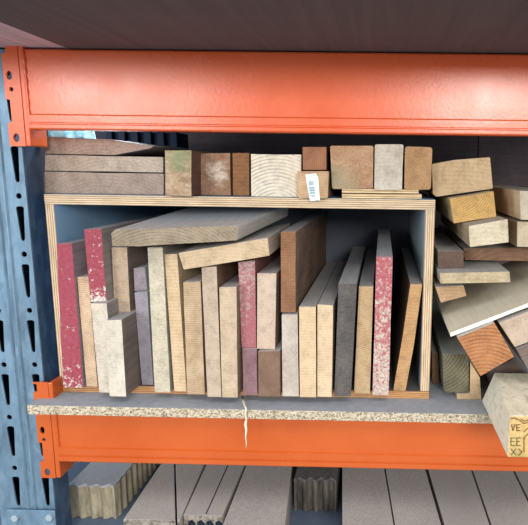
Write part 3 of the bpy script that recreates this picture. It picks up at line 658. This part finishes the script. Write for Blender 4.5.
# seam on o3 and dark plates for the shade in ragged cells on its end
bm = bmesh.new(); a = atz(206, 514, Z2+.0003); b = atz(228, 465, Z2+.0003); e_ = a+(b-a)*1.6; w = Vector((.0009, 0, 0))
bm.faces.new([bm.verts.new(p) for p in (a-w, a+w, e_+w, e_-w)]); s = finish(bm, 'seam', HOLE, o3)
yf = o3.location.y
for i in range(4):
    x0 = atz(187+i*9.2, 516, Z2).x; bm = bmesh.new(); ww = .0075
    f = [Vector((x0, yf-.0008, Z2-.045)), Vector((x0+ww*1.5, yf-.0008, Z2-.045)), Vector((x0+ww*1.7, yf-.0008, Z2-.014)), Vector((x0+ww, yf-.0008, Z2-.008)), Vector((x0+.001, yf-.0008, Z2-.011))]
    hexa(bm, f, [p+Vector((0, .0005, 0)) for p in f], 0, 0, 0); finish(bm, 'cell_shade_patch', HOLE, o3)
# fluted blocks
def fluted(corners, Yside, label, L, mats, waves, amp, topamp, rside):
    (lx, ly), (rx, ry) = corners
    a = atz(lx, ly, Z2); b = atz(rx, ry, Z2); y0 = (a.y+b.y)/2; x0, x1 = a.x, b.x
    pts = []; N = waves*10
    for i in range(N+1):
        s_ = i/N; pts.append((x0+(x1-x0)*s_, y0-amp*(0.5+0.5*math.cos(2*math.pi*waves*s_))**1.0+random.uniform(0, amp*.12)))
    M = int(rside*10)
    for i in range(1, M+1):
        s_ = i/M; pts.append((x1+amp*(.3 if rside > 5 and waves < 5 and x0 < -.3 else .15)*(0.5-0.5*math.cos(2*math.pi*rside*s_)), y0+L*s_))
    pts.append((x0, y0+L))
    bm = bmesh.new()
    t_ = [bm.verts.new((x, y, Z2)) for x, y in pts]; u_ = [bm.verts.new((x, y, ZS2+.0005)) for x, y in pts]
    f1 = bm.faces.new(t_); f1.material_index = 0; f2 = bm.faces.new(u_[::-1]); f2.material_index = 1
    for i in range(len(pts)):
        j = (i+1) % len(pts); q = bm.faces.new((t_[i], u_[i], u_[j], t_[j])); q.material_index = 1
    # overhanging crust on top, ragged
    c_ = [(x+(0.0), y-0.0025-random.uniform(0, .001)) for x, y in pts[:N+1]]+pts[N+1:]
    tt = [bm.verts.new((x, y, Z2+.0002)) for x, y in c_]; ub = [bm.verts.new((x, y, Z2-.003-random.uniform(0, topamp))) for x, y in c_]
    bm.faces.new(tt).material_index = 0
    for i in range(len(c_)):
        j = (i+1) % len(c_); bm.faces.new((tt[i], ub[i], ub[j], tt[j])).material_index = 0
    o = finish(bm, 'fluted_block', mats); tag(o, label, 'block', 'fluted blocks on the lower level'); return o
FL1 = NT('fluted_tan', .9); q = FL1.noise(FL1.vec((1, 1, .2)), 110, 4, .7); FL1.col(FL1.ramp(q, [(.3, lin((128, 118, 96))), (.7, lin((204, 194, 168)))])); FL1.bump(q, .4, .001)
FL2 = NT('fluted_dark', .9); q = FL2.noise(FL2.vec((1, 1, .2)), 90, 4, .7); FL2.col(FL2.ramp(q, [(.3, lin((50, 46, 42))), (.7, lin((120, 113, 104)))])); FL2.bump(q, .5, .001)
DT2 = flat('dark_ribbed_top', (96, 92, 90), .9, 0, .4, 200)
fluted([(71, 482), (115, 484)], 0, 'pale fluted block with scalloped tan end at the lower left', .2, [flat('pale_block_top', (176, 178, 184), .8, 0, .1, 200), FL1.m], 4, .007, .002, 9)
f5 = fluted([(294.6, 477), (337, 476)], 0, 'dark grey fluted block between the wide planks', .09, [DT2, FL2.m], 4, .010, .004, 9)

# ------------------------------------------------------------ light
W_ = bpy.data.worlds.new('world'); S.world = W_; W_.use_nodes = True
bg = W_.node_tree.nodes['Background']; bg.inputs[0].default_value = (0.92, 0.95, 1.0, 1); bg.inputs[1].default_value = 0.85
def area(name, loc, target, size, power, col, sy=None):
    ld = bpy.data.lights.new(name, 'AREA'); ld.energy = power; ld.color = col; ld.shape = 'RECTANGLE'; ld.size = size; ld.size_y = sy or size
    o = bpy.data.objects.new(name, ld); COL.objects.link(o); o.location = loc
    o.rotation_euler = (Vector(target)-Vector(loc)).to_track_quat('-Z', 'Y').to_euler(); return o
area('key_light', (0.5, -1.9, 3.4), (0, 0, 1.2), 1.5, 34, (1.0, 0.97, 0.93), 1.0)
area('door_light', (1.0, -4.2, 2.35), (0.1, 0, 1.5), 1.1, 115, (1.0, 0.96, 0.91), 0.8)
area('door_light', (-2.3, -4.2, 2.25), (-0.4, 0, 1.5), 1.1, 85, (1.0, 0.97, 0.94), 1.0)
area('sky_light', (-2.2, -0.9, 1.6), (-0.4, 0, 1.3), 1.2, 18, (0.55, 0.78, 1.0), 1.6)
yl = area('plastic_backlight', (-0.46, 0.13, zt-0.02), (-0.455, 0.045, BZ+0.085), 0.07, 0.22, (0.75, 0.92, 1.0), 0.04); yl.data.spread = math.radians(70)  # added lamp hidden behind the beam, makes the plastic film glow
S.view_settings.view_transform = 'Standard'; S.view_settings.look = 'None'; S.view_settings.exposure = 0.0
